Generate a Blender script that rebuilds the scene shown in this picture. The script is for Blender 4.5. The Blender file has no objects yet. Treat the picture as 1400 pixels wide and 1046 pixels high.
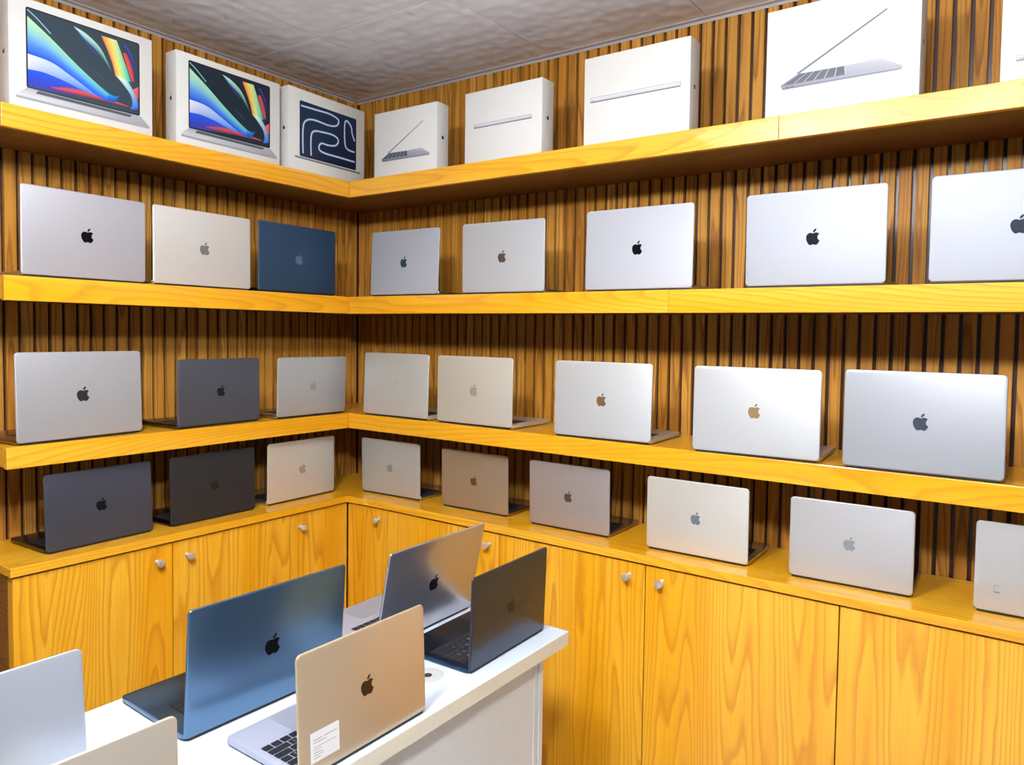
import bpy, bmesh, math, random
from mathutils import Vector, Matrix
random.seed(7)
SC = bpy.context.scene
COL = SC.collection

# ------------------------------------------------------------------ helpers
ALB = .78          # displayed white -> albedo .78; view exposure makes up for it
def lin(c):
    r = []
    for v in c:
        v = v / 255.0
        r.append(ALB * (v / 12.92 if v <= .04045 else ((v + .055) / 1.055) ** 2.4))
    return r
def rgba(c): return (*lin(c), 1.0)

def link(name, me, mats, parent=None):
    o = bpy.data.objects.new(name, me)
    COL.objects.link(o)
    if mats is not None:
        for m in (mats if isinstance(mats, (list, tuple)) else [mats]):
            me.materials.append(m)
    if parent: o.parent = parent
    return o
def from_bm(name, bm, mats, parent=None, smooth=False, keep=False):
    me = bpy.data.meshes.new(name)
    if not keep: bmesh.ops.recalc_face_normals(bm, faces=bm.faces[:])
    bm.to_mesh(me); bm.free()
    if smooth:
        for p in me.polygons: p.use_smooth = True
        me.set_sharp_from_angle(angle=math.radians(38))
    return link(name, me, mats, parent)
def empty(name, loc, rz=0):
    o = bpy.data.objects.new(name, None); COL.objects.link(o)
    o.location = loc; o.rotation_euler = (0, 0, rz); o.empty_display_size = .05
    return o
def tag(o, label, cat, group=None):
    o['label'] = label; o['category'] = cat
    if group: o['group'] = group
    return o
def struct(o): o['kind'] = 'structure'; return o

def box(bm, x0, x1, y0, y1, z0, z1, bev=0, mi=0, M=None):
    v = [bm.verts.new((x, y, z)) for z in (z0, z1) for y in (y0, y1) for x in (x0, x1)]
    f = [(0, 2, 3, 1), (4, 5, 7, 6), (0, 1, 5, 4), (2, 6, 7, 3), (0, 4, 6, 2), (1, 3, 7, 5)]
    fs = [bm.faces.new([v[i] for i in q]) for q in f]
    for q in fs: q.material_index = mi
    if bev:
        es = list({e for q in fs for e in q.edges})
        r = bmesh.ops.bevel(bm, geom=es, offset=bev, segments=2, affect='EDGES', profile=.5)
        v = list({w for q in r['faces'] for w in q.verts} | {w for w in v if w.is_valid})
    if M:
        for w in v: w.co = M @ w.co
    return v
def rrect(w, d, r, n=6):
    pts = []
    for cx, cy, a0 in ((w/2-r, d/2-r, 0), (-w/2+r, d/2-r, 90), (-w/2+r, -d/2+r, 180), (w/2-r, -d/2+r, 270)):
        for k in range(n + 1):
            a = math.radians(a0 + 90 * k / n); pts.append((cx + r * math.cos(a), cy + r * math.sin(a)))
    return pts
def slab(bm, w, d, r, layers, M=Matrix(), n=6, mi=0):
    """rounded-rectangle slab; layers = [(height, inset)]"""
    rings = []
    for z, i in layers:
        rings.append([bm.verts.new(M @ Vector((x, y, z))) for x, y in rrect(w - 2*i, d - 2*i, max(r - i, .0004), n)])
    L = len(rings[0])
    for a, b in zip(rings, rings[1:]):
        for k in range(L):
            bm.faces.new((a[k], a[(k+1) % L], b[(k+1) % L], b[k])).material_index = mi
    bm.faces.new(rings[0][::-1]).material_index = mi
    bm.faces.new(rings[-1]).material_index = mi
def lathe(bm, prof, M=Matrix(), n=20, mi=0):
    rings = [[bm.verts.new(M @ Vector((r*math.cos(2*math.pi*k/n), r*math.sin(2*math.pi*k/n), z))) for k in range(n)] for r, z in prof]
    for a, b in zip(rings, rings[1:]):
        for k in range(n): bm.faces.new((a[k], a[(k+1) % n], b[(k+1) % n], b[k])).material_index = mi
    bm.faces.new(rings[0][::-1]).material_index = mi; bm.faces.new(rings[-1]).material_index = mi
def prism(bm, poly, z0, z1, M=Matrix(), mi=0):
    a = [bm.verts.new(M @ Vector((x, y, z0))) for x, y in poly]
    b = [bm.verts.new(M @ Vector((x, y, z1))) for x, y in poly]
    L = len(poly)
    for k in range(L): bm.faces.new((a[k], a[(k+1) % L], b[(k+1) % L], b[k])).material_index = mi
    bm.faces.new(a[::-1]).material_index = mi; bm.faces.new(b).material_index = mi

# ------------------------------------------------------------------ materials
class NT:
    def __init__(s, name):
        s.m = bpy.data.materials.new(name); s.m.use_nodes = True
        s.t = s.m.node_tree; s.b = s.t.nodes['Principled BSDF']
    def n(s, kind, **kw):
        nd = s.t.nodes.new(kind)
        for k, v in kw.items(): setattr(nd, k, v)
        return nd
    def l(s, a, b): s.t.links.new(a, b)
    def val(s, op, a, b=None, c=None):
        nd = s.n('ShaderNodeMath', operation=op)
        for i, q in enumerate((a, b, c)):
            if q is None: continue
            if isinstance(q, (int, float)): nd.inputs[i].default_value = q
            else: s.l(q, nd.inputs[i])
        return nd.outputs[0]
    def ramp(s, fac, stops):
        nd = s.n('ShaderNodeValToRGB'); e = nd.color_ramp.elements
        while len(e) < len(stops): e.new(.5)
        for el, (p, c) in zip(e, stops): el.position = p; el.color = c
        s.l(fac, nd.inputs[0]); return nd.outputs[0]
    def mix(s, fac, a, b, mode='MIX'):
        nd = s.n('ShaderNodeMix', data_type='RGBA', blend_type=mode)
        for i, q in ((0, fac), (6, a), (7, b)):
            if isinstance(q, (int, float)): nd.inputs[i].default_value = q
            elif isinstance(q, tuple): nd.inputs[i].default_value = q
            else: s.l(q, nd.inputs[i])
        return nd.outputs[2]
    def set(s, **kw):
        for k, v in kw.items(): s.b.inputs[k.replace('_', ' ')].default_value = v

def plain(name, c, rough=.5, metal=0, spec=.5, coat=0, noise=.04, nscale=40):
    t = NT(name); t.set(Roughness=rough, Metallic=metal, Specular_IOR_Level=spec, Coat_Weight=coat)
    co = t.n('ShaderNodeTexCoord').outputs['Object']
    nz = t.n('ShaderNodeTexNoise'); nz.inputs['Scale'].default_value = nscale; nz.inputs['Detail'].default_value = 3
    t.l(co, nz.inputs['Vector'])
    a = lin(c)
    col = t.ramp(nz.outputs['Fac'], [(.3, (*[v*(1-noise) for v in a], 1)), (.7, (*[min(1, v*(1+noise)) for v in a], 1))])
    t.l(col, t.b.inputs['Base Color'])
    return t.m

def wood(name, axis, light, mid, dark, rough=.3, coat=.25, line=.75, sx=5.0, sl=.55, K=34, slat=None, spec=.45):
    """flat-sawn grain: contour lines of a stretched noise; axis = grain direction"""
    t = NT(name); t.set(Roughness=rough, Coat_Weight=coat, Coat_Roughness=.06, Specular_IOR_Level=spec)
    co = t.n('ShaderNodeTexCoord').outputs['Object']
    rnd = t.n('ShaderNodeObjectInfo').outputs['Random']
    off = t.n('ShaderNodeCombineXYZ')
    for i, k in enumerate((37.0, 53.0, 71.0)): t.l(t.val('MULTIPLY', rnd, k), off.inputs[i])
    if slat:                       # every slat its own board: shift the pattern per slat
        ax, pitch, ph = slat
        sep = t.n('ShaderNodeSeparateXYZ'); t.l(co, sep.inputs[0])
        idx = t.val('FLOOR', t.val('DIVIDE', t.val('SUBTRACT', sep.outputs[ax], ph), pitch))
        wn = t.n('ShaderNodeTexWhiteNoise', noise_dimensions='1D'); t.l(idx, wn.inputs['W'])
        off2 = t.n('ShaderNodeCombineXYZ')
        for i, k in enumerate((9.0, 13.0, 17.0)): t.l(t.val('MULTIPLY', wn.outputs['Value'], k), off2.inputs[i])
    ad = t.n('ShaderNodeVectorMath', operation='ADD'); t.l(co, ad.inputs[0]); t.l(off.outputs[0], ad.inputs[1])
    v = ad.outputs[0]
    if slat:
        a2 = t.n('ShaderNodeVectorMath', operation='ADD'); t.l(v, a2.inputs[0]); t.l(off2.outputs[0], a2.inputs[1]); v = a2.outputs[0]
    def mapped(across, along):
        m = t.n('ShaderNodeMapping'); s = [across]*3; s['xyz'.index(axis)] = along
        m.inputs['Scale'].default_value = s; t.l(v, m.inputs['Vector']); return m.outputs[0]
    n1 = t.n('ShaderNodeTexNoise'); n1.inputs['Scale'].default_value = 1; n1.inputs['Detail'].default_value = 1.2; n1.inputs['Roughness'].default_value = .35
    t.l(mapped(sx, sl), n1.inputs['Vector'])
    w = t.n('ShaderNodeTexNoise'); w.inputs['Scale'].default_value = 1; w.inputs['Detail'].default_value = 2
    t.l(mapped(26, 5), w.inputs['Vector'])
    ph = t.val('ADD', t.val('MULTIPLY', n1.outputs['Fac'], K), t.val('MULTIPLY', w.outputs['Fac'], .9))
    fr = t.val('FRACT', ph)
    rings = t.ramp(fr, [(0, (0, 0, 0, 1)), (.55, (.25, .25, .25, 1)), (.86, (1, 1, 1, 1)), (1, (0, 0, 0, 1))])
    fi = t.n('ShaderNodeTexNoise'); fi.inputs['Scale'].default_value = 1; fi.inputs['Detail'].default_value = 3
    t.l(mapped(150, 3), fi.inputs['Vector'])
    lo = t.n('ShaderNodeTexNoise'); lo.inputs['Scale'].default_value = 1; lo.inputs['Detail'].default_value = 1
    t.l(mapped(9, .7), lo.inputs['Vector'])
    base = t.mix(t.ramp(lo.outputs['Fac'], [(.38, (0, 0, 0, 1)), (.62, (1, 1, 1, 1))]), rgba(mid), rgba(light))
    f1 = t.val('MULTIPLY', rings, line)
    c1 = t.mix(f1, base, rgba(dark))
    c2 = t.mix(t.val('MULTIPLY', t.ramp(fi.outputs['Fac'], [(.45, (0, 0, 0, 1)), (.75, (1, 1, 1, 1))]), .28), c1, rgba(dark))
    if slat:
        tone = t.ramp(wn.outputs['Value'], [(0, (.8, .78, .74, 1)), (1, (1.0, 1.0, 1.0, 1))])
        c2 = t.mix(1.0, c2, tone, 'MULTIPLY')
    t.l(c2, t.b.inputs['Base Color'])
    bp = t.n('ShaderNodeBump'); bp.inputs['Strength'].default_value = .04; bp.inputs['Distance'].default_value = .001
    t.l(fi.outputs['Fac'], bp.inputs['Height']); t.l(bp.outputs[0], t.b.inputs['Normal'])
    return t.m

HL, HM, HD = (252, 192, 54), (247, 176, 24), (212, 134, 18)
M_door = wood('honey_wood_vertical', 'z', HL, HM, HD, rough=.32, coat=.15, line=.75, sx=5.5, sl=.36, K=36)
M_lipx = wood('honey_wood_along_x', 'x', HL, HM, HD, rough=.3, coat=.45, line=.55, spec=.3)
M_lipy = wood('honey_wood_along_y', 'y', HL, HM, HD, rough=.3, coat=.45, line=.55, spec=.3)
M_under = wood('brown_wood_and_underside_shade', 'x', (150, 98, 44), (132, 84, 36), (92, 55, 22), rough=.45, coat=0)  # cabinet carcass wood; on shelf undersides its brown is painted shade
PR, P0R, PL, P0L = .04222, .0061, .0397, .0255
SL = ((232, 170, 70), (214, 146, 46), (140, 84, 26))
M_slatR = wood('slat_wood_right', 'z', *SL, rough=.55, coat=0, spec=.25, slat=(0, PR, P0R), sx=14, K=14)
M_slatL = wood('slat_wood_left', 'z', *SL, rough=.55, coat=0, spec=.25, slat=(1, -PL, -P0L), sx=14, K=14)
M_groove = plain('groove_dark_brown', (58, 34, 27), .35, noise=.15)
M_white = plain('grey_wall_paint', (118, 120, 126), .7, spec=.2)
M_floor = plain('pale_floor_tile', (222, 224, 228), .35)
M_trim = plain('pale_metal_trim', (205, 200, 200), .35, metal=.3)
M_counter = plain('cool_white_laminate', (212, 223, 235), .22, spec=.5, coat=.2, noise=.015)
M_edge = plain('cream_edge_band', (236, 230, 208), .35, noise=.02)
M_body = plain('white_counter_panel', (228, 230, 226), .4, noise=.015)
M_grom = plain('pale_grey_plastic', (184, 188, 184), .45, noise=.02)
M_dark = plain('dark_grey_plastic', (48, 50, 52), .5, noise=.05)
M_black = plain('matte_black_rubber', (14, 14, 16), .55, noise=.05)
M_screen = plain('black_screen_glass', (8, 9, 12), .06, spec=.6, noise=.02)
M_key = plain('black_keycap', (22, 24, 32), .5, noise=.04)
M_keysil = plain('key_legend_white', (210, 215, 225), .5, noise=.02)
M_chrome = plain('polished_nickel', (236, 234, 230), .2, metal=.65, noise=.02)
M_box = plain('white_cardboard', (229, 229, 223), .42, spec=.35, noise=.012, nscale=14)
M_logo_black = plain('printed_black', (22, 22, 24), .4, noise=.05)
M_paper = plain('white_paper_label', (240, 238, 236), .6, noise=.01)
M_ink = plain('grey_print_ink', (150, 150, 155), .6, noise=.05)
M_film = plain('grey_sticker_print', (120, 122, 118), .5, noise=.05)

def print_mat():
    t = NT('printed_ink_colours'); t.set(Roughness=.38, Specular_IOR_Level=.4)
    a = t.n('ShaderNodeAttribute', attribute_name='ink'); t.l(a.outputs['Color'], t.b.inputs['Base Color'])
    return t.m
M_print = print_mat()
def ceiling_mat():
    t = NT('embossed_ceiling_tile'); t.set(Roughness=.55, Specular_IOR_Level=.3)
    co = t.n('ShaderNodeTexCoord').outputs['Object']
    vo = t.n('ShaderNodeTexVoronoi', feature='SMOOTH_F1'); vo.inputs['Scale'].default_value = 17; vo.inputs['Smoothness'].default_value = .6; vo.inputs['Randomness'].default_value = .55
    t.l(co, vo.inputs['Vector'])
    t.l(t.ramp(vo.outputs['Distance'], [(0, (.80, .83, .88, 1)), (.6, (.74, .77, .82, 1))]), t.b.inputs['Base Color'])
    bp = t.n('ShaderNodeBump'); bp.inputs['Strength'].default_value = .35; bp.inputs['Distance'].default_value = .01
    t.l(vo.outputs['Distance'], bp.inputs['Height']); t.l(bp.outputs[0], t.b.inputs['Normal'])
    return t.m
M_ceil = ceiling_mat()
def emit_mat(strength, c=(255, 250, 242)):
    t = NT('lit_led_diffuser'); t.set(Base_Color=(1, 1, 1, 1), Emission_Color=rgba(c), Emission_Strength=strength)
    return t.m
M_led = emit_mat(11.0)
M_drum = emit_mat(380.0, (247, 247, 251))
_alu = {}
def alu(c, rough=.34, metal=.85):
    k = (c, rough, metal)
    if k not in _alu:
        t = NT('anodised_aluminium'); t.set(Roughness=rough, Metallic=metal, Specular_IOR_Level=.5)
        co = t.n('ShaderNodeTexCoord').outputs['Object']
        nz = t.n('ShaderNodeTexNoise'); nz.inputs['Scale'].default_value = 900; t.l(co, nz.inputs['Vector'])
        a = lin(c)
        t.l(t.ramp(nz.outputs['Fac'], [(.3, (*[v*.97 for v in a], 1)), (.7, (*[min(1, v*1.03) for v in a], 1))]), t.b.inputs['Base Color'])
        _alu[k] = t.m
    return _alu[k]
_logo = {}
def logo_mat(c):
    if c not in _logo: _logo[c] = plain('polished_logo_inlay', c, .3, metal=0, spec=.1, noise=.02)
    return _logo[c]

# ------------------------------------------------------------------ logo outline
def cub(p0, p1, p2, p3, n=8):
    return [tuple((1-t)**3*a + 3*(1-t)**2*t*b + 3*(1-t)*t*t*c + t**3*d for a, b, c, d in zip(p0, p1, p2, p3)) for t in [k/n for k in range(1, n+1)]]
def path(start, segs):
    pts = []; p = start
    for s in segs:
        q = [(p[0]+s[i], p[1]+s[i+1]) for i in (0, 2, 4)]
        pts += cub(p, *q); p = q[2]
    return pts
BODY = path((12.152, 6.896), [(-.948, 0, -2.415, -1.078, -3.96, -1.04), (-2.04, .027, -3.91, 1.183, -4.961, 3.014),
    (-2.117, 3.675, -.546, 9.103, 1.519, 12.09), (1.013, 1.454, 2.208, 3.09, 3.792, 3.039), (1.52, -.065, 2.09, -.987, 3.935, -.987),
    (1.831, 0, 2.35, .987, 3.96, .948), (1.637, -.026, 2.676, -1.48, 3.676, -2.948), (1.156, -1.688, 1.636, -3.325, 1.662, -3.415),
    (-.039, -.013, -3.182, -1.221, -3.22, -4.857), (-.026, -3.04, 2.48, -4.494, 2.597, -4.559), (-1.429, -2.09, -3.623, -2.324, -4.39, -2.376),
    (-2, -.156, -3.675, 1.09, -4.61, 1.09)])
LEAF = path((15.53, 3.83), [(.843, -1.012, 1.4, -2.427, 1.245, -3.83), (-1.207, .052, -2.662, .805, -3.532, 1.818),
    (-.78, .896, -1.454, 2.338, -1.273, 3.714), (1.338, .104, 2.715, -.688, 3.559, -1.701)])
def logo_polys(h):
    s = h / 24.0
    return [[((x - 12.0)*s, (12.0 - y)*s) for x, y in P] for P in (BODY, LEAF)]
def add_logo(bm, h, M, t=.0003, mi=0):
    for P in logo_polys(h): prism(bm, P, 0, t, M, mi)

# ------------------------------------------------------------------ room shell
ZC = 2.554
XM, YM = 4.5, -4.6
def slat_wall(name, pitch, ph, gw, length, M, mat):
    bm = bmesh.new()
    box(bm, -.02, length, .012, .06, 0, ZC, mi=1, M=M)
    k = -1
    while True:
        a = ph + k*pitch + gw/2; b = ph + (k+1)*pitch - gw/2
        if b > length: break
        a = max(a, .0)
        if b > .006:
            e = .0012
            prof = [(a, .0125), (a + .0004, e), (a + e, 0), (b - e, 0), (b - .0004, e), (b, .0125)]
            v0 = [bm.verts.new(M @ Vector((x, y, 0))) for x, y in prof]
            v1 = [bm.verts.new(M @ Vector((x, y, ZC - .001))) for x, y in prof]
            for i in range(5): bm.faces.new((v0[i], v0[i+1], v1[i+1], v1[i]))
        k += 1
    return struct(from_bm(name, bm, [mat, M_groove]))
slat_wall('wall_right', PR, P0R, .0092, 3.5, Matrix(), M_slatR)
# local x -> world -y, local y (into wall) -> world -x
slat_wall('wall_left', PL, P0L, .0082, 2.2, Matrix(((0, -1, 0, 0), (-1, 0, 0, 0), (0, 0, 1, 0), (0, 0, 0, 1))), M_slatL)
bm = bmesh.new(); box(bm, -.08, .0, YM, -2.2, 0, ZC); struct(from_bm('wall_left_plain', bm, M_white))
bm = bmesh.new(); box(bm, 3.5, XM, 0, .06, 0, ZC); struct(from_bm('wall_right_plain', bm, M_white))
bm = bmesh.new(); box(bm, XM, XM+.06, YM, .06, 0, ZC); struct(from_bm('wall_far_right', bm, M_white))
bm = bmesh.new(); box(bm, -.08, XM+.06, YM-.06, YM, 0, ZC); struct(from_bm('wall_behind', bm, M_white))
bm = bmesh.new(); box(bm, -.08, XM+.06, YM-.06, .06, -.08, 0); struct(from_bm('floor', bm, M_floor))
# ceiling: gypsum tiles on a 0.6 m grid over a dark backing
SX, SY = .4352, .5618
PANEL = (1.335, -2.062)
DRUMS = [(1.72, -1.95, 2.31), (2.42, -2.04, 2.28)]
bm = bmesh.new()
box(bm, -.08, XM+.06, YM-.06, .06, ZC+.012, ZC+.06, mi=1)
xs = [-.08, SX] + [SX + .6*k for k in range(1, 8)]; xs = [x for x in xs if x < XM] + [XM+.06]
ys = [.06, -SY] + [-SY - .6*k for k in range(1, 8)]; ys = [y for y in ys if y > YM] + [YM-.06]
for x0, x1 in zip(xs, xs[1:]):
    for y1, y0 in zip(ys, ys[1:]):
        if x0 < PANEL[0] < x1 and y0 < PANEL[1] < y1: continue
        box(bm, x0+.0016, x1-.0016, y0+.0016, y1-.0016, ZC, ZC+.0125, bev=.0012)
struct(from_bm('ceiling', bm, [M_ceil, M_dark]))
bm = bmesh.new(); box(bm, .0, XM, -.018, -.0, ZC-.003, ZC-.0002); box(bm, .0, XM, -.0015, .0, ZC-.012, ZC-.0002)
struct(from_bm('trim_1', bm, M_trim))
bm = bmesh.new(); box(bm, .0, .018, YM, -.0185, ZC-.003, ZC-.0002); box(bm, .0, .0015, YM, -.0185, ZC-.012, ZC-.0002)
struct(from_bm('trim_2', bm, M_trim))
r = tag(empty('ceiling_light', (*PANEL, ZC)), 'square flat LED panel set flush in the ceiling over the island', 'light')
bm = bmesh.new()
for a, b, c, d in ((-.298, .298, -.298, -.275), (-.298, .298, .275, .298), (-.298, -.275, -.275, .275), (.275, .298, -.275, .275)):
    box(bm, a, b, c, d, -.003, .0115)
from_bm('frame', bm, M_trim, r)
bm = bmesh.new(); box(bm, -.275, .275, -.275, .275, .002, .010)
from_bm('diffuser', bm, M_led, r)
for i, (lx, ly, lz) in enumerate(DRUMS):
    r = tag(empty('pendant_lamp', (lx, ly, lz)), ['round white drum lamp hanging over the island counter', 'round white drum lamp hanging right of the island counter'][i], 'lamp', 'round drum lamps')
    bm = bmesh.new(); lathe(bm, [(.085, 0), (.095, .004), (.099, .014), (.099, .075), (.095, .086), (.085, .090)], n=40); from_bm('diffuser', bm, M_drum, r, smooth=True)
    bm = bmesh.new(); lathe(bm, [(.03, .0902), (.03, .100), (.02, .105)], n=40); from_bm('cap', bm, M_trim, r, smooth=True)
    bm = bmesh.new(); lathe(bm, [(.010, .1052), (.010, ZC-lz-.012)], n=14); lathe(bm, [(.05, ZC-lz-.0118), (.05, ZC-lz-.0002)], n=24); from_bm('stem', bm, M_trim, r, smooth=True)

# ------------------------------------------------------------------ shelves
D = .3018; XR = 3.30; YL = -1.44
def quad_prism(bm, pts, z0, z1, bev=0, mi=0):
    a = [bm.verts.new((x, y, z0)) for x, y in pts]; b = [bm.verts.new((x, y, z1)) for x, y in pts]
    L = len(pts); fs = [bm.faces.new(a[::-1]), bm.faces.new(b)]
    for k in range(L): fs.append(bm.faces.new((a[k], a[(k+1) % L], b[(k+1) % L], b[k])))
    for f in fs: f.material_index = mi
    if bev: bmesh.ops.bevel(bm, geom=list({e for f in fs for e in f.edges}), offset=bev, segments=2, affect='EDGES', profile=.5)
def under(bm):  # downward faces turn browner: underside shade put into the colour
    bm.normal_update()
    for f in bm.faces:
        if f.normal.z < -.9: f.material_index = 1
SHELVES = [('top', 2.0619, 2.1234, 1.962), ('upper', 1.6121, 1.6779, 1.66), ('lower', 1.1649, 1.2235, 2.75)]
LT = .018
for nm, z0, z1, joint in SHELVES:
    what = {'top': 'carrying the white boxes', 'upper': 'carrying laptops, just below the box shelf', 'lower': 'carrying laptops, right above the cabinets'}[nm]
    r = tag(empty('wall_shelf', (1.8, 0, z0)), 'honey wood shelf on the right wall ' + what, 'shelf', 'wall shelves')
    bm = bmesh.new(); quad_prism(bm, [(.002-1.8, -.002), (D-LT-1.8, -D+LT), (XR-1.8, -D+LT), (XR-1.8, -.002)], .004, z1-z0-.0008)
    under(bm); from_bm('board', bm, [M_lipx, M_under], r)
    for a, b in ((D, joint), (joint, XR)):
        bm = bmesh.new()
        a0 = a-LT if a == D else a + .0004
        quad_prism(bm, [(a0-1.8, -D+LT), ((a if a == D else a0)-1.8, -D), (b-.0004-1.8, -D), (b-.0004-1.8, -D+LT)], 0, z1-z0, bev=.0012)
        from_bm('edge_strip', bm, M_lipx, r)
    r = tag(empty('wall_shelf', (0, -.9, z0)), 'short honey wood shelf on the left wall ' + what, 'shelf', 'wall shelves')
    bm = bmesh.new(); quad_prism(bm, [(.002, -.003+.9), (.002, YL+.9), (D-LT-.0005, YL+.9), (D-LT-.0005, -D+LT-.0006+.9)], .004, z1-z0-.0008)
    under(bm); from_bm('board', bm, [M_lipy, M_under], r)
    bm = bmesh.new(); quad_prism(bm, [(D-LT, YL+.9), (D, YL+.9), (D, -D-.0006+.9), (D-LT, -D+LT-.0006+.9)], 0, z1-z0, bev=.0012)
    from_bm('edge_strip', bm, M_lipy, r)

# ------------------------------------------------------------------ base cabinets and worktops
CT, CB, DC, DF = .9055, .8806, .3262, .316
r = tag(empty('worktop', (0, -.7, CB)), 'honey wood worktop over the left wall cabinets, turning the corner', 'worktop', 'cabinet worktops')
bm = bmesh.new()
quad_prism(bm, [(.002, YL-.004+.7), (DC, YL-.004+.7), (DC, -DC+.7), (.5155, -DC+.7), (.5155, -.002+.7), (.002, -.002+.7)], 0, CT-CB, bev=.002)
from_bm('top_board', bm, M_lipy, r)
r = tag(empty('worktop', (1.9, 0, CB)), 'long honey wood worktop over the right wall cabinets', 'worktop', 'cabinet worktops')
bm = bmesh.new(); quad_prism(bm, [(.5165-1.9, -.002), (.5165-1.9, -DC), (XR-1.9, -DC), (XR-1.9, -.002)], 0, CT-CB, bev=.002)
from_bm('top_board', bm, M_lipx, r)

def knob(parent, M):
    bm = bmesh.new()
    lathe(bm, [(.0085, 0), (.0088, .002), (.0064, .0035), (.0058, .011), (.0090, .0145), (.0118, .0205), (.0118, .0245), (.0100, .0272), (.0045, .0285)], M, n=22)
    return from_bm('knob', bm, M_chrome, parent, smooth=True)
def cabinet(side, doors, label):
    """doors = [(a, b, knob position or None)] along the wall"""
    a0, b0 = doors[0][0], doors[-1][1]
    if side == 'R':
        M = Matrix()
    else:                                   # local x = distance along left wall (-y), local y -> -x
        M = Matrix(((0, -1, 0, 0), (-1, 0, 0, 0), (0, 0, 1, 0), (0, 0, 0, 1)))
    mid = (a0+b0)/2
    base = M @ Vector((mid, 0, 0))
    r = tag(empty('base_cabinet', base), label, 'cabinet', 'base cabinets under the worktops')
    Ml = M.copy(); Ml.translation = Vector((0, 0, 0))
    def B(bm, x0, x1, y0, y1, z0, z1, bev=0): box(bm, x0-mid, x1-mid, y0, y1, z0, z1, bev, M=Ml)
    bm = bmesh.new(); B(bm, a0+.0005, b0-.0005, -.285, -.005, .06, CB-.0005); B(bm, a0+.0005, b0-.0005, -.27, -.02, 0, .06)
    from_bm('carcass', bm, M_under, r)
    for a, b, kx in doors:
        bm = bmesh.new(); B(bm, a+.0016, b-.0016, -DF, -.2852, .065, CB-.0062, bev=.0012)
        d = from_bm('door', bm, M_door, r)
        if kx is not None:
            zk = .834 if side == 'R' else .824
            K = Ml @ Matrix.Translation((kx-mid, -DF, zk)) @ Matrix.Rotation(math.radians(90), 4, 'X')
            knob(d, K)
cabinet('R', [(.318, .539, .493)], 'narrow honey wood cabinet at the room corner, on the right wall')
cabinet('R', [(.539, 1.070, 1.027)], 'single door honey wood cabinet behind the silver laptop of the white counter')
cabinet('R', [(1.070, 1.613, 1.558), (1.613, 2.155, 1.665)], 'double honey wood cabinet on the right wall with two facing knobs')
cabinet('R', [(2.155, 2.70, None), (2.70, 3.24, None)], 'honey wood cabinet at the right edge with no knob showing')
cabinet('L', [(.318, .578, .536)], 'narrow honey wood cabinet at the room corner, on the left wall')
cabinet('L', [(.578, 1.008, .960), (1.008, 1.438, 1.055)], 'double honey wood cabinet under the left wall laptops')

# ------------------------------------------------------------------ white island counter
ZI = .777; IX0, IX1, IY0, IY1 = .997, 1.562, -2.75, -.649
r = tag(empty('display_counter', ((IX0+IX1)/2, -1.7, 0)), 'white island counter in front carrying open laptops', 'counter')
ox, oy = -(IX0+IX1)/2, 1.7
bm = bmesh.new()
quad_prism(bm, [(x+ox, y+oy) for x, y in ((IX0, IY0), (IX1, IY0), (IX1, IY1), (IX0, IY1))], ZI-.0355, ZI, bev=.0012)
bm.normal_update()
for f in bm.faces: f.material_index = 0 if f.normal.z > .9 else 1
from_bm('counter_top', bm, [M_counter, M_edge], r)
bm = bmesh.new()
bx0, bx1, by0, by1 = IX0+.03, 1.533, IY0+.1, -.727
box(bm, bx0+ox, bx1+ox, by0+oy, by1+oy, .08, ZI-.0357)
box(bm, bx0+.03+ox, bx1-.03+ox, by0+oy, by1-.03+oy, 0, .08)
from_bm('body', bm, M_body, r)
bm = bmesh.new(); box(bm, bx1-.0005+ox, bx1+.004+ox, by1-.016+oy, by1+.001+oy, .08, ZI-.0357, bev=.0015)
from_bm('corner_post', bm, M_body, r)
bm = bmesh.new(); box(bm, bx1-.0005+ox, bx1+.003+ox, by1-.036+oy, by1-.024+oy, .08, ZI-.0357, bev=.001)
from_bm('trim_strip', bm, M_body, r)
bm = bmesh.new(); lathe(bm, [(.036, -.001), (.036, .0003), (.0345, .0006), (.012, .0006), (.010, .0004)], Matrix.Translation((1.438+ox, -1.041+oy, ZI)), n=40)
g = from_bm('cable_grommet', bm, M_grom, r, smooth=True)
bm = bmesh.new(); lathe(bm, [(.0098, .0003), (.0098, .0008), (.006, .0007)], Matrix.Translation((1.438+ox, -1.041+oy, ZI)), n=28)
from_bm('cable_hole', bm, M_dark, g)

# ------------------------------------------------------------------ laptops
KROWS = [  # keyboard rows, front to back (seen by a typist): (height, [(width, legend)])
    (1.0, [(1, 'fn'), (1, ''), (1, ''), (1.25, ''), (5, ''), (1.25, ''), (1, ''), (1, ''), (1, ''), (1, '')]),
    (1.0, [(2.25, '')] + [(1, c) for c in 'ZXCVBNM'] + [(1, ','), (1, '.'), (1, '/'), (2.25, '')]),
    (1.0, [(1.75, '')] + [(1, c) for c in 'ASDFGHJKL'] + [(1, ';'), (1, "'"), (1.75, '')]),
    (1.0, [(1.5, '')] + [(1, c) for c in 'QWERTYUIOP'] + [(1, '['), (1, ']'), (1, '')]),
    (1.0, [(1, '`')] + [(1, c) for c in '1234567890'] + [(1, '-'), (1, '='), (1.5, '')]),
    (.55, [(1.5, '')] + [(1, '')]*12 + [(1, '')]),
]
_glyph = {}
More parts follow.
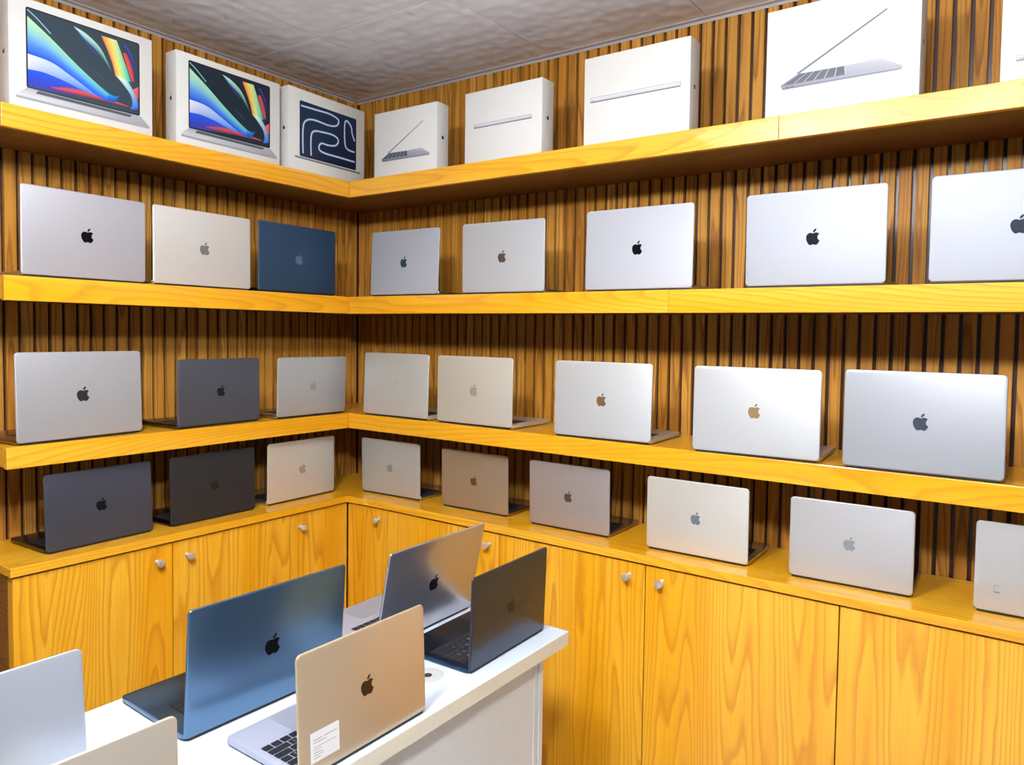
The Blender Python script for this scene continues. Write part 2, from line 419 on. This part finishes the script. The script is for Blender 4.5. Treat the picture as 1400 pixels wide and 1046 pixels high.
def glyph(ch):
    if ch not in _glyph:
        cu = bpy.data.curves.new('legend', 'FONT'); cu.body = ch; cu.size = .0085; cu.align_x = 'CENTER'; cu.align_y = 'CENTER'; cu.resolution_u = 2
        o = bpy.data.objects.new('legend', cu); COL.objects.link(o)
        bpy.context.view_layer.update()
        me = o.evaluated_get(bpy.context.evaluated_depsgraph_get()).to_mesh()
        _glyph[ch] = ([v.co.copy() for v in me.vertices], [tuple(p.vertices) for p in me.polygons])
        o.to_mesh_clear(); bpy.data.objects.remove(o); bpy.data.curves.remove(cu)
    return _glyph[ch]
_keymesh = {}
def key_mesh(w, d, leg):
    k = (round(w, 5), round(d, 5), leg)
    if k not in _keymesh:
        bm = bmesh.new(); slab(bm, w, d, .0016, [(0, 0), (.0008, 0), (.0012, .0004)], n=3)
        bmesh.ops.recalc_face_normals(bm, faces=bm.faces[:])
        if leg:
            vs, ps = glyph(leg); q = [bm.verts.new((-v.x, -v.y, .00125)) for v in vs]   # legends read from the typist's side
            for p in ps:
                try: bm.faces.new([q[i] for i in p]).material_index = 1
                except ValueError: pass
        me = bpy.data.meshes.new('key'); bm.to_mesh(me); bm.free(); me.materials.append(M_key); me.materials.append(M_keysil)
        _keymesh[k] = me
    return _keymesh[k]

def laptop(P, zsurf, lidc, logoc, label, cat_group, detailed=False, rough=.34, metal=.85, logo=True, round_r=.0105, basec=None, bmet=True):
    x, y, _, yaw, tilt, W, H = P
    r = tag(empty('laptop', (x, y, zsurf), math.radians(yaw)), label, 'laptop', cat_group)
    ma = alu(lidc, rough, metal); mb = alu(basec or lidc, *((.24, .95) if bmet else (.42, .5)))
    t = math.radians(tilt); T = .0048
    # lid frame: X along hinge, Y up the lid, Z outward towards the viewer
    n = Vector((0, -math.cos(t), -math.sin(t) * -1 * -1)); up = Vector((0, -math.sin(t), math.cos(t)))
    n = Vector((1, 0, 0)).cross(up); 
    LM = Matrix(((1, 0, n.x, 0), (0, up.y, n.y, 0), (0, up.z, n.z, .006), (0, 0, 0, 1)))
    C = LM @ Matrix.Translation((0, H/2, 0))
    bm = bmesh.new(); slab(bm, W, H, round_r, [(-T, .0008), (-T+.0006, 0), (-.0022, 0), (-.0012, .0003), (-.0004, .0011), (0, .0026)], C, n=7)
    lid = from_bm('lid', bm, ma, r, smooth=True)
    if logo:
        bm = bmesh.new(); add_logo(bm, H*.172, C @ Matrix.Translation((0, .001, .00005)), .00025)
        from_bm('logo', bm, logo_mat(logoc), lid)
    bm = bmesh.new(); slab(bm, W-.006, H-.012, .006, [(0, 0), (.0004, .0002)], C @ Matrix.Translation((0, .003, -T-.0003)), n=4)
    from_bm('screen', bm, M_screen, lid)
    # base, hinge and feet
    Dp = H - .004; y0 = .0065; bz = .0016; bt = .0150
    bm = bmesh.new(); slab(bm, W, Dp, round_r, [(bz, .004), (bz+.0022, .0010), (bz+.004, 0), (bt-.0012, 0), (bt-.0003, .0004), (bt, .0012)], Matrix.Translation((0, y0+Dp/2, 0)), n=7)
    from_bm('base', bm, mb, r, smooth=True)
    bm = bmesh.new(); box(bm, -W*.475, W*.475, .0012, .0100, .0018, .0058, bev=.0008)  # black hinge, enlarged to paint in the shadowed gap below the lid
    from_bm('hinge', bm, M_black, r)
    for sx in (-1, 1):
        for fy in (.03, Dp-.03):
            bm = bmesh.new(); lathe(bm, [(.0065, 0), (.0072, .0012), (.0072, .0022)], Matrix.Translation((sx*(W/2-.035), y0+fy, 0)), n=14)
            from_bm('rubber_foot', bm, M_black, r)
    tw, td = W*.43, Dp*.37
    bm = bmesh.new(); slab(bm, tw, td, .004, [(0, 0), (.0003, .0002)], Matrix.Translation((0, y0+Dp-.006-td/2, bt-.00005)), n=3)
    from_bm('trackpad', bm, alu(tuple(int(v*.95) for v in (basec or lidc)), *((.18, .95) if bmet else (.36, .5))), r)
    kw = min(.275, W*.91); u = kw/14.5; kd = u*5.55*.98
    ky0 = y0 + .022
    bm = bmesh.new(); slab(bm, kw+.003, kd+.003, .002, [(0, 0), (.0003, 0)], Matrix.Translation((0, ky0+kd/2, bt-.00005)), n=3)
    kb = from_bm('keyboard', bm, M_black if bmet or not detailed else mb, r)
    yy = ky0 + kd; kbm = None if detailed else bmesh.new()
    for hgt, row in KROWS:
        d = u*hgt*.98; tot = sum(w for w, _ in row); xx = kw/2          # typist faces -y: left is +x
        for w, leg in row:
            wd = w*kw/tot; cx = xx - wd/2; xx -= wd; cy = yy - d/2
            if detailed:
                o = bpy.data.objects.new('key', key_mesh(wd-.0024, d-.0024, leg)); COL.objects.link(o); o.parent = kb; o.location = (cx, cy, bt+.0002)
            else:
                slab(kbm, wd-.0024, d-.0024, .0016, [(0, 0), (.0010, .0003)], Matrix.Translation((cx, cy, bt+.0002)), n=2)
        yy -= d
    if not detailed: from_bm('keys', kbm, M_key, kb)
    if detailed:
        bm = bmesh.new()
        for sx in (-1, 1):
            for py in (.035, .055): slab(bm, .0085, .0026, .0012, [(0, 0), (.0003, 0)], Matrix.Translation((sx*(W/2+.00005), y0+py, bt*.55)) @ Matrix.Rotation(math.pi/2, 4, 'Z') @ Matrix.Rotation(math.pi/2*1, 4, 'X'), n=2)
        from_bm('ports', bm, M_black, r)
    return r, lid, C
Z2, Z3, Z4 = 1.6779, 1.2235, .9055
SILV = (214, 217, 224); WARM = (230, 227, 220)
LAP = {
'L2a': ([0.2813, -1.2296, 1.6833, 92.8767, 0.5954, 0.334, 0.2408], Z2, (196, 196, 202), (10, 11, 14), 'large silver grey laptop with black logo, leftmost on the upper left shelf'),
'L2b': ([0.2813, -0.8777, 1.6834, 91.8975, -0.1463, 0.3374, 0.2401], Z2, (232, 230, 224), (120, 116, 108), 'warm white laptop with grey logo beside the navy one, upper left shelf'),
'L2c': ([0.2812, -0.5155, 1.6832, 91.7274, -0.1255, 0.3393, 0.2413], Z2, (50, 78, 108), (84, 100, 120), 'navy blue laptop nearest the corner on the upper left shelf'),
'R2a': ([0.5735, -0.2807, 1.6827, 1.5002, -1.9897, 0.3401, 0.239], Z2, (178, 181, 188), (44, 66, 76), 'grey laptop with teal-dark logo nearest the corner, upper right shelf'),
'R2b': ([1.038, -0.2806, 1.6826, 2.1158, 0.1632, 0.3391, 0.2364], Z2, (186, 187, 187), (82, 66, 60), 'silver laptop with brown logo, second from the corner, upper right shelf'),
'R2c': ([1.5442, -0.2809, 1.6829, 0.2924, -0.9758, 0.3552, 0.242], Z2, (188, 191, 197), (10, 12, 16), 'silver laptop with black logo, third from the corner, upper right shelf'),
'R2d': ([2.0532, -0.2823, 1.6847, -0.2435, 1.3027, 0.3528, 0.2435], Z2, (182, 186, 193), (12, 14, 18), 'bright silver laptop with black logo, fourth from the corner, upper right shelf'),
'R2e': ([2.5013, -0.2837, 1.6839, 1.6909, -0.3, 0.3557, 0.2475], Z2, (182, 186, 194), (22, 36, 56), 'bright silver laptop cut by the right photo edge, upper right shelf'),
'L3a': ([0.276, -1.2408, 1.2296, 95.2639, -1.5617, 0.3447, 0.2448], Z3, (190, 192, 195), (42, 44, 48), 'large silver laptop with charcoal logo, leftmost on the lower left shelf'),
'L3b': ([0.2754, -0.8189, 1.2296, 94.6419, -0.4242, 0.3083, 0.2169], Z3, (86, 90, 101), (30, 32, 38), 'dark grey laptop between two silver ones on the lower left shelf'),
'L3c': ([0.279, -0.4528, 1.2296, 89.7647, 1.685, 0.3075, 0.2161], Z3, (192, 194, 194), (150, 152, 152), 'silver laptop with pale grey logo nearest the corner, lower left shelf'),
'R3a': ([0.5417, -0.2897, 1.2296, 0.7471, -1.9281, 0.3349, 0.2346], Z3, (214, 212, 202), (174, 174, 162), 'pale silver laptop with a barely visible logo, lower right shelf'),
'R3b': ([0.9245, -0.287, 1.2296, 0.6325, -0.8519, 0.3337, 0.2342], Z3, (222, 216, 200), (150, 146, 122), 'cream-tinted laptop with olive logo, second from the corner, lower right shelf'),
'R3c': ([1.4378, -0.2926, 1.2296, 2.3082, -1.4363, 0.3346, 0.2338], Z3, (214, 216, 215), (112, 88, 56), 'white-silver laptop with brown-gold logo, middle of the lower right shelf'),
'R3d': ([1.9164, -0.2977, 1.2296, 3.1858, -1.0605, 0.3427, 0.235], Z3, (214, 216, 215), (142, 120, 80), 'white-silver laptop with gold-brown logo, left of the large grey one, lower right shelf'),
'R3e': ([2.3195, -0.2947, 1.2296, 0.4924, -0.2837, 0.3487, 0.2408], Z3, (184, 187, 191), (64, 72, 82), 'large grey laptop with slate logo at the right end of the lower shelf'),
'L4a': ([0.2612, -1.1867, 0.9115, 92.7699, -2.9099, 0.3026, 0.218], Z4, (74, 77, 90), (18, 18, 22), 'dark blue-grey laptop, leftmost on the worktop against the left wall'),
'L4b': ([0.2542, -0.8284, 0.9115, 90.9584, -1.075, 0.3056, 0.2193], Z4, (52, 52, 56), (40, 34, 30), 'charcoal black laptop on the left worktop beside the cream one'),
'L4c': ([0.2405, -0.4692, 0.9115, 91.8745, 0.5668, 0.3071, 0.2195], Z4, (228, 222, 208), (166, 146, 116), 'cream silver laptop with tan logo on the left worktop near the corner'),
'R4a': ([0.4666, -0.2362, 0.9115, 2.7094, 0.8803, 0.3042, 0.2117], Z4, (198, 196, 190), (140, 136, 128), 'silver laptop with grey logo nearest the corner on the right worktop'),
'R4b': ([0.8803, -0.2237, 0.9115, 1.5422, 1.266, 0.3012, 0.2093], Z4, (170, 150, 124), (92, 68, 40), 'gold-tinted laptop with brown logo, second from the corner on the right worktop'),
'R4c': ([1.2899, -0.2359, 0.9115, 0.8117, 1.3112, 0.3064, 0.2121], Z4, (178, 169, 165), (84, 68, 48), 'rose grey laptop with brown logo, third from the corner on the right worktop'),
'R4d': ([1.7384, -0.2519, 0.9115, 0.6637, 0.4479, 0.3119, 0.2142], Z4, (228, 226, 216), (104, 112, 120), 'white-silver laptop with steel logo on the right worktop above two door knobs'),
'R4e': ([2.159, -0.2476, 0.9115, 1.9791, 0.1153, 0.3022, 0.2113], Z4, (206, 206, 206), (140, 144, 148), 'silver laptop with chrome logo, second from right on the right worktop'),
'R4f': ([2.5914, -0.2354, 0.9115, 1.582, 0.437, 0.3041, 0.2124], Z4, (206, 206, 204), (140, 144, 148), 'silver laptop with a tiny square sticker at the right edge of the worktop'),
'Ia': ([1.2705, -1.3257, 0.783, 88.4281, 3.9082, 0.354, 0.2474], ZI, (104, 136, 166), (6, 7, 10), 'large steel-blue laptop with black logo open on the white counter'),
'Ib': ([1.2577, -0.8571, 0.783, 91.0628, 11.5535, 0.3557, 0.2479], ZI, (202, 202, 209), (12, 18, 32), 'silver laptop with its lid opened widest, at the far left of the white counter'),
'Ic': ([1.5467, -1.3105, 0.783, 89.9197, -2.5366, 0.3021, 0.2154], ZI, (206, 184, 152), (62, 40, 20), 'gold laptop with a white paper sticker in the middle front of the counter'),
'Id': ([1.5114, -0.8355, 0.783, 91.4015, 1.825, 0.3044, 0.2158], ZI, (76, 82, 96), (60, 46, 28), 'dark midnight laptop at the far right end of the white counter'),
'Ie': ([1.2432, -1.8136, 0.783, 89.1304, -5.0048, 0.3126, 0.2212], ZI, (204, 210, 220), (40, 44, 50), 'cool silver laptop at the bottom left photo edge, on the counter'),
'If': ([1.5526, -1.8243, 0.783, 87.804, -1.8116, 0.3041, 0.2124], ZI, (226, 216, 196), (120, 100, 74), 'beige laptop at the bottom photo edge, in front of the steel-blue one'),
}
GR = {'L2': 'laptops on the upper left shelf', 'R2': 'laptops on the upper right shelf', 'L3': 'laptops on the lower left shelf', 'R3': 'laptops on the lower right shelf',
      'L4': 'laptops on the left worktop', 'R4': 'laptops on the right worktop', 'I': 'laptops on the white counter'}
RR = {'L2a': .008, 'L2b': .008, 'L2c': .006, 'Ia': .008, 'Ib': .007, 'Id': .007}
for k, (P, zs, c, lc, lab) in LAP.items():
    isl = k[0] == 'I'
    r, lid, C = laptop(P, zs, c, lc, lab, GR['I' if isl else k[:2]], detailed=isl, logo=(k != 'R4f'), round_r=RR.get(k, .0105), rough=.28 if isl else (.6 if k[:2] == 'R2' else .48), metal=({'Ic': .5, 'If': .6, 'Ie': .6}.get(k, .85)) if isl else (.3 if k[:2] == 'R2' else .5), basec={'Ic': (190, 194, 210), 'Id': (50, 70, 98), 'L3a': (150, 130, 112)}.get(k), bmet=(k[:2] != 'R3' and k not in ('Ib', 'Ic', 'If')))
    W, H = P[5], P[6]
    if k == 'Ic':
        SM = C @ Matrix.Translation((-W/2+.0537, -H/2+.0470, .0001))
        bm = bmesh.new(); box(bm, -.0306, .0306, -.0262, .0262, 0, .0002, M=SM)
        st = from_bm('paper_sticker', bm, M_paper, lid); st['label'] = 'white paper sticker with printed lines'
        bm = bmesh.new()
        for yy, a, b, hh in ((.0125, -.024, -.004, .0016), (.0125, -.002, .025, .0016), (.0075, -.024, .003, .0014), (-.0005, -.024, .023, .0011), (-.0045, -.024, -.008, .0010),
                         (-.0100, -.024, -.007, .0013), (-.0145, -.024, -.004, .0013), (-.0190, -.024, -.010, .0012)):
            x = a
            while x < b - .001:
                w = min(random.uniform(.0012, .0042), b - x); box(bm, x, x+w, yy-hh/2, yy+hh/2, .0002, .0003, M=SM); x += w + .0006
        from_bm('print', bm, M_ink, st)
    if k == 'R4f':
        SM = C @ Matrix.Translation((-W/2+.0480, -H/2+.0545, .0001))
        bm = bmesh.new(); box(bm, -.0075, .0075, -.0095, .0095, 0, .0002, M=SM)
        st = from_bm('square_sticker', bm, alu((196, 196, 192), .45, .3), lid); st['label'] = 'tiny silver square sticker'
        bm = bmesh.new()
        for a, b, c0, d0 in ((-.0065, .0050, -.0088, -.0055), (-.0073, .0073, .0082, .0092), (-.0073, -.0063, -.005, .0092)): box(bm, a, b, c0, d0, .0002, .0003, M=SM)
        from_bm('print', bm, M_film, st)

# ------------------------------------------------------------------ boxes on the top shelf
def crom(pts, n=10):
    q = [pts[0]] + list(pts) + [pts[-1]]; out = []
    for i in range(1, len(q)-2):
        p0, p1, p2, p3 = (Vector(v) for v in q[i-1:i+3])
        for k in range(n):
            s = k/n
            out.append(.5*((2*p1) + (p2-p0)*s + (2*p0-5*p1+4*p2-p3)*s*s + (3*p1-p0-3*p2+p3)*s**3))
    out.append(Vector(q[-2])); return out
class Ink:
    """flat print built from coloured patches, each layer a hair above the last; coordinates on the box face in metres"""
    def __init__(s, ox, oy): s.v = []; s.f = []; s.c = []; s.k = 0; s.o = (ox, oy)
    def poly(s, pts, c):
        b = len(s.v); s.k += 1
        for x, y in pts: s.v.append((x + s.o[0], y + s.o[1], .00008*s.k + .0001)); s.c.append(rgba(c))
        s.f.append(tuple(range(b, b+len(pts))))
    def grad(s, pts, cols):
        b = len(s.v); s.k += 1
        for (x, y), c in zip(pts, cols): s.v.append((x + s.o[0], y + s.o[1], .00008*s.k + .0001)); s.c.append(rgba(c))
        s.f.append(tuple(range(b, b+len(pts))))
    def ribbon(s, A, B, c0, c1=None, n=10):
        """strip between curves A and B; colour stops across, blended from c0 (start) to c1 (end)"""
        c1 = c1 or c0; A, B = crom(A, n), crom(B, n); L = min(len(A), len(B)); A, B = A[:L], B[:L]
        b = len(s.v); s.k += 1; m = len(c0)
        for i in range(L):
            t = i/(L-1)
            for j in range(m):
                p = A[i].lerp(B[i], j/(m-1)); s.v.append((p.x + s.o[0], p.y + s.o[1], .00008*s.k + .0001))
                s.c.append(rgba(tuple(a*(1-t) + d*t for a, d in zip(c0[j], c1[j]))))
        for i in range(L-1):
            for j in range(m-1):
                q = b + i*m + j; s.f.append((q, q+1, q+m+1, q+m))
    def stroke(s, pts, w, cols, n=8):
        C = crom(pts, n); A = []; B = []
        for i, p in enumerate(C):
            d = (C[min(i+1, len(C)-1)] - C[max(i-1, 0)]); d.normalize(); q = Vector((-d.y, d.x))*w/2
            A.append(p+q); B.append(p-q)
        b = len(s.v); s.k += 1; m = len(cols)
        for p, q in zip(A, B):
            for j in range(m):
                e = p.lerp(q, j/(m-1)); s.v.append((e.x + s.o[0], e.y + s.o[1], .00008*s.k + .0001)); s.c.append(rgba(cols[j]))
        for i in range(len(C)-1):
            for j in range(m-1):
                k = b + i*m + j; s.f.append((k, k+1, k+m+1, k+m))
    def build(s, M, parent):
        me = bpy.data.meshes.new('printed_picture'); me.from_pydata([M @ Vector(v) for v in s.v], [], s.f)
        at = me.color_attributes.new('ink', 'FLOAT_COLOR', 'POINT')
        for i, c in enumerate(s.c): at.data[i].color = c
        return link('printed_picture', me, M_print, parent)

def swirl(I, x0, y0, w, h, bg):
    U = lambda pts: [(x0 + u*w, y0 + (1-v)*h) for u, v in pts]
    I.poly([(x0+px, y0+py) for px, py in [(w/2 + a, h/2 + b) for a, b in rrect(w, h, .006, 4)]], (16, 22, 30))
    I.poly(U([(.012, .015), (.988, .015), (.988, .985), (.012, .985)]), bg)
    bl = (28, 88, 222)
    # deep blue lower left, red glow under it
    I.ribbon(U([(.012, .74), (.14, .735), (.3, .775), (.5, .855), (.62, .90)]), U([(.012, .975), (.14, .975), (.30, .955), (.5, .935), (.62, .915)]), [(24, 92, 226), (30, 66, 205), (52, 60, 150)], [bl, (60, 80, 190), (90, 50, 120)])
    I.ribbon(U([(.20, .91), (.34, .865), (.5, .855), (.7, .875), (.89, .905)]), U([(.20, .925), (.34, .93), (.5, .925), (.7, .92), (.89, .915)]), [(120, 60, 110), (214, 84, 92), (120, 50, 70)], [(240, 130, 110), (205, 60, 60), (90, 40, 60)])
    # white band
    I.ribbon(U([(.012, .57), (.14, .575), (.3, .645), (.45, .745), (.58, .84)]), U([(.012, .765), (.14, .755), (.3, .79), (.45, .845), (.58, .88)]), [(240, 240, 248), (226, 226, 240), (200, 206, 236)], [(120, 180, 250), (90, 150, 245), (60, 110, 230)])
    # great green to blue sweep
    I.ribbon(U([(.012, .115), (.2, .30), (.4, .52), (.58, .70), (.70, .80), (.775, .84)]), U([(.012, .575), (.2, .60), (.36, .70), (.50, .80), (.62, .885), (.72, .91)]),
             [(196, 240, 184), (160, 220, 210), (90, 150, 236), (30, 80, 220)], [(70, 190, 160), (60, 150, 230), (30, 110, 235), (22, 84, 220)])
    I.ribbon(U([(.70, .80), (.76, .815), (.80, .79)]), U([(.68, .90), (.76, .895), (.80, .80)]), [(60, 180, 190), (24, 110, 236), (20, 80, 210)], [(20, 90, 190), (20, 80, 190), bg])
    I.stroke(U([(.012, .035), (.09, .11), (.20, .245)]), .004, [bg, (170, 240, 245), bg])
    I.stroke(U([(.55, .53), (.62, .60), (.66, .645)]), .004, [bg, (40, 90, 120), bg])
    # slim arc
    I.ribbon(U([(.39, .055), (.50, .10), (.62, .22), (.69, .38), (.725, .50)]), U([(.39, .055), (.48, .17), (.60, .29), (.685, .42), (.725, .51)]), [(190, 250, 210), (240, 255, 250), (60, 150, 235)], [(120, 220, 150), (40, 90, 90), bg])
    I.stroke(U([(.42, .10), (.52, .24), (.60, .34)]), .004, [bg, (40, 90, 190), bg])
    # rainbow ribbon with pale tail
    I.ribbon(U([(.635, .06), (.69, .22), (.735, .38), (.765, .54)]), U([(.78, .06), (.825, .22), (.88, .42), (.915, .57)]), [(238, 120, 70), (255, 200, 80), (250, 235, 140), (190, 235, 170)], [(240, 130, 60), (220, 240, 130), (120, 225, 170), (40, 160, 180)])
    I.ribbon(U([(.765, .53), (.84, .63), (.905, .74), (.925, .86), (.90, .93)]), U([(.88, .56), (.93, .66), (.975, .78), (.98, .90), (.94, .94)]), [(220, 240, 170), (240, 250, 245), (120, 220, 190)], [(40, 110, 230), (30, 90, 220), (20, 60, 170)])
    I.ribbon(U([(.835, .20), (.87, .34), (.91, .50), (.935, .56)]), U([(.875, .19), (.92, .32), (.945, .46), (.94, .56)]), [(235, 60, 60), (225, 90, 50), (70, 50, 150)], [(235, 110, 80), (200, 60, 60), (40, 50, 120)])
    I.ribbon(U([(.84, .09), (.90, .20), (.955, .38)]), U([(.87, .07), (.93, .20), (.965, .38)]), [(60, 50, 130), (80, 70, 190), bg], [(60, 50, 130), (60, 60, 150), bg])
    I.ribbon(U([(.93, .66), (.96, .63), (.985, .60)]), U([(.965, .76), (.975, .78), (.985, .76)]), [(240, 110, 120), (240, 90, 90)], [(240, 90, 90), (200, 60, 90)])
def print_base(I, x0, W):
    # silver laptop deck below the printed screen
    I.grad([(x0+.001, .0545), (x0+.295, .0525), (x0+.3215, .029), (x0+.3205, .0235), (x0-.0245, .0235), (x0-.0255, .0315)],
           [(172, 176, 183), (172, 176, 183), (206, 208, 213), (150, 153, 158), (150, 153, 158), (208, 210, 215)])
    I.poly([(x0-.0245, .0290), (x0+.3210, .0270), (x0+.3200, .0225), (x0-.0235, .0235)], (160, 163, 169))
    I.poly([(x0+.0270, .0525), (x0+.0210, .0440), (x0+.2640, .0430), (x0+.2700, .0505)], (70, 74, 80))
    for k in range(1, 4):
        z = .0440 + k*.0021; I.poly([(x0+.023, z), (x0+.266, z-.001), (x0+.266, z-.0014), (x0+.023, z-.0004)], (128, 132, 138))
def side_view(I, x0, y0, w):
    """open laptop seen from the side, width w"""
    X = lambda pts: [(x0 + a*w, y0 + b*w) for a, b in pts]
    I.grad(X([(0, .038), (.155, .115), (.55, .110), (.82, .118), (1, .024), (.985, .0), (.02, .0)]), [(124, 127, 137), (146, 149, 157), (170, 172, 180), (187, 187, 194), (166, 167, 175), (99, 102, 116), (99, 102, 116)])
    I.grad(X([(0, .028), (1, .020), (.985, -.006), (.02, -.003)]), [(141, 143, 157), (177, 178, 187), (106, 108, 122), (91, 94, 109)])
    I.poly(X([(.028, .036), (.165, .111), (.54, .107), (.547, .034)]), (70, 74, 86))
    for k in range(1, 7):
        a = .028 + k*.0865; b = .165 + k*.0625
        I.poly(X([(a, .036), (b, .111), (b+.006, .111), (a+.009, .036)]), (184, 186, 196))
    I.poly(X([(.13, .118), (.862, .511), (.868, .502), (.165, .113)]), (112, 114, 122))
    I.poly(X([(.13, .118), (.862, .511), (.863, .508), (.135, .117)]), (176, 178, 184))
    I.poly(X([(.05, .014), (.075, .014), (.075, .006), (.05, .006)]), (50, 52, 60)); I.poly(X([(.09, .014), (.115, .014), (.115, .006), (.09, .006)]), (50, 52, 60))
def bar(I, x0, x1, y0, y1):
    """closed slim laptop, front edge view"""
    I.poly([(x0, y0), (x1, y0), (x1, y1), (x0, y1)], (120, 122, 128))
    I.grad([(x0+.001, y0+.0022), (x1-.001, y0+.0022), (x1-.001, y1-.0012), (x0+.001, y1-.0012)], [(206, 208, 211)]*2 + [(224, 225, 227)]*2)
    I.poly([(x0+.001, y0+.0064), (x1-.001, y0+.0064), (x1-.001, y0+.0072), (x0+.001, y0+.0072)], (190, 192, 196))
    I.poly([(x0, y0-.0014), (x1, y0-.0014), (x1-.001, y0+.0004), (x0+.001, y0+.0004)], (104, 106, 112))
    for k in (.006, .011): I.poly([(x0+k, y0+.003), (x0+k+.003, y0+.003), (x0+k+.003, y0+.0055), (x0+k, y0+.0055)], (130, 132, 138))
    I.poly([(x1-.010, y0+.003), (x1-.003, y0+.003), (x1-.003, y1-.003), (x1-.010, y1-.003)], (205, 207, 210))

ZT = 2.1234
def carton(x, y, yaw, W, H, dep, label, draw, logo_side):
    r = tag(empty('laptop_box', (x, y, ZT), math.radians(yaw)), label, 'box', 'white laptop boxes on the top shelf')
    bm = bmesh.new(); box(bm, -W/2, W/2, 0, dep, 0, H, bev=.0016)
    c = from_bm('carton', bm, M_box, r, smooth=True)
    bm = bmesh.new()                                  # lid seam round the rim of the carton
    F = Matrix(((1, 0, 0, 0), (0, 0, -1, 0), (0, 1, 0, 0), (0, 0, 0, 1)))   # face: x right, y up, z outwards
    I = Ink(-W/2, 0); draw(I, W, H); I.build(F, r)
    s = logo_side
    SM = Matrix(((0, 0, s, s*W/2), (s, 0, 0, dep*.50), (0, 1, 0, H*.50), (0, 0, 0, 1)))
    bm.free(); bm = bmesh.new(); add_logo(bm, .015, SM, .0003)
    from_bm('side_logo', bm, M_logo_black, r)
    return r
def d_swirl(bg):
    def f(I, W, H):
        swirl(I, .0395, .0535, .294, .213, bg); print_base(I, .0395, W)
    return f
def d_tubes(I, W, H):
    I.poly([(.0478 + .1362 + a, .0525 + .0995 + b) for a, b in rrect(.2725, .199, .006, 4)], (12, 20, 32))
    I.grad([(.0503, .0545), (.3180, .0545), (.3180, .2485), (.0503, .2485)], [(14, 38, 66), (10, 30, 54), (18, 46, 78), (20, 50, 82)])
    nv = (16, 42, 70); lt = (196, 212, 238)
    for t in [[(.0537, .2332), (.12, .2352), (.1888, .2367), (.2285, .2258), (.2206, .2024), (.1812, .1938), (.1124, .1962), (.0755, .1839), (.0625, .1516), (.0627, .0644)],
              [(.0994, .0636), (.0992, .1312), (.1125, .155), (.1504, .1611), (.2049, .1621), (.2289, .1495), (.2169, .1272), (.1814, .1192), (.1467, .1185), (.1353, .0981), (.1583, .0864), (.24, .085), (.3117, .0839)],
              [(.3117, .1644), (.2990, .19), (.2941, .2145), (.2732, .2328), (.261, .2186), (.2613, .1508), (.2738, .1258), (.3114, .1216)]]:
        I.stroke(t, .011, [nv, (70, 98, 140), lt, (232, 238, 250), lt, (60, 88, 130), nv])
    I.grad([(.024, .0505), (.344, .0490), (.342, .0420), (.029, .0440)], [(150, 152, 158), (150, 152, 158), (84, 86, 94), (84, 86, 94)])
carton(.2907, -1.2324, 90.46, .3708, .2884, .062, 'white laptop box with colourful swirl screen picture at the far left, top shelf', d_swirl((50, 67, 79)), -1)  # paler screen background: glare on the box painted into the print colour
carton(.2901, -.7885, 90.64, .3735, .2866, .0608, 'white laptop box with colourful swirl screen picture beside the tube-pattern box, top shelf', d_swirl((18, 38, 52)), -1)
carton(.2909, -.3924, 92.73, .3636, .2919, .050, 'white laptop box with dark blue tube-pattern screen picture, at the corner, top shelf', d_tubes, -1)
carton(.5875, -.290, .88, .3149, .2388, .0607, 'small white box with open laptop side view nearest the corner, top right shelf', lambda I, W, H: side_view(I, .0388, .0570, .2431), 1)
carton(1.0386, -.2903, -.35, .3242, .2401, .0649, 'small white box with short closed laptop bar picture, second from the corner, top right shelf', lambda I, W, H: bar(I, .0395, .2838, .1176, .1300), 1)
carton(1.5321, -.2909, .27, .3474, .2639, .0644, 'white box with long closed laptop bar picture, middle of the top right shelf', lambda I, W, H: bar(I, .0225, .3192, .1288, .1428), 1)
carton(2.1053, -.292, -1.17, .3694, .2769, .0780, 'big white box with large open laptop side view, top right shelf', lambda I, W, H: side_view(I, .0393, .0695, .2936), 1)
carton(2.637, -.290, 0, .3694, .2769, .0640, 'white box cut by the top right photo corner, top right shelf', lambda I, W, H: bar(I, .030, .3394, .0440+.0, .0560), 1)

# ------------------------------------------------------------------ camera and output look
S_ = 1.006066925327919
cam = bpy.data.cameras.new('camera'); co = bpy.data.objects.new('camera', cam); COL.objects.link(co)
fw = Vector((-0.55794751, 0.82877641, -0.04271115)); rt = Vector((0.82904354, 0.55895396, 0.0160398)); upv = Vector((-0.03716697, 0.02646004, 0.9989587))
m = Matrix((rt, upv, -fw)).transposed().to_4x4(); m.translation = Vector((2.544707557, -2.21055647, 1.537734943)) * S_
co.matrix_world = m
cam.sensor_fit = 'HORIZONTAL'; cam.sensor_width = 36; cam.lens = 999.0617573 * 36 / 1400
cam.shift_x = -56.248475 / 1400; cam.shift_y = -23.969538 / 1400
cam.clip_start = .02
SC.camera = co
w = bpy.data.worlds.new('world'); SC.world = w; w.use_nodes = True
w.node_tree.nodes['Background'].inputs[0].default_value = (.8, .88, 1, 1); w.node_tree.nodes['Background'].inputs[1].default_value = .3
SC.view_settings.view_transform = 'Standard'; SC.view_settings.look = 'None'
SC.view_settings.exposure = 0.09; SC.view_settings.gamma = 1.0; SC.view_settings.use_curve_mapping = False
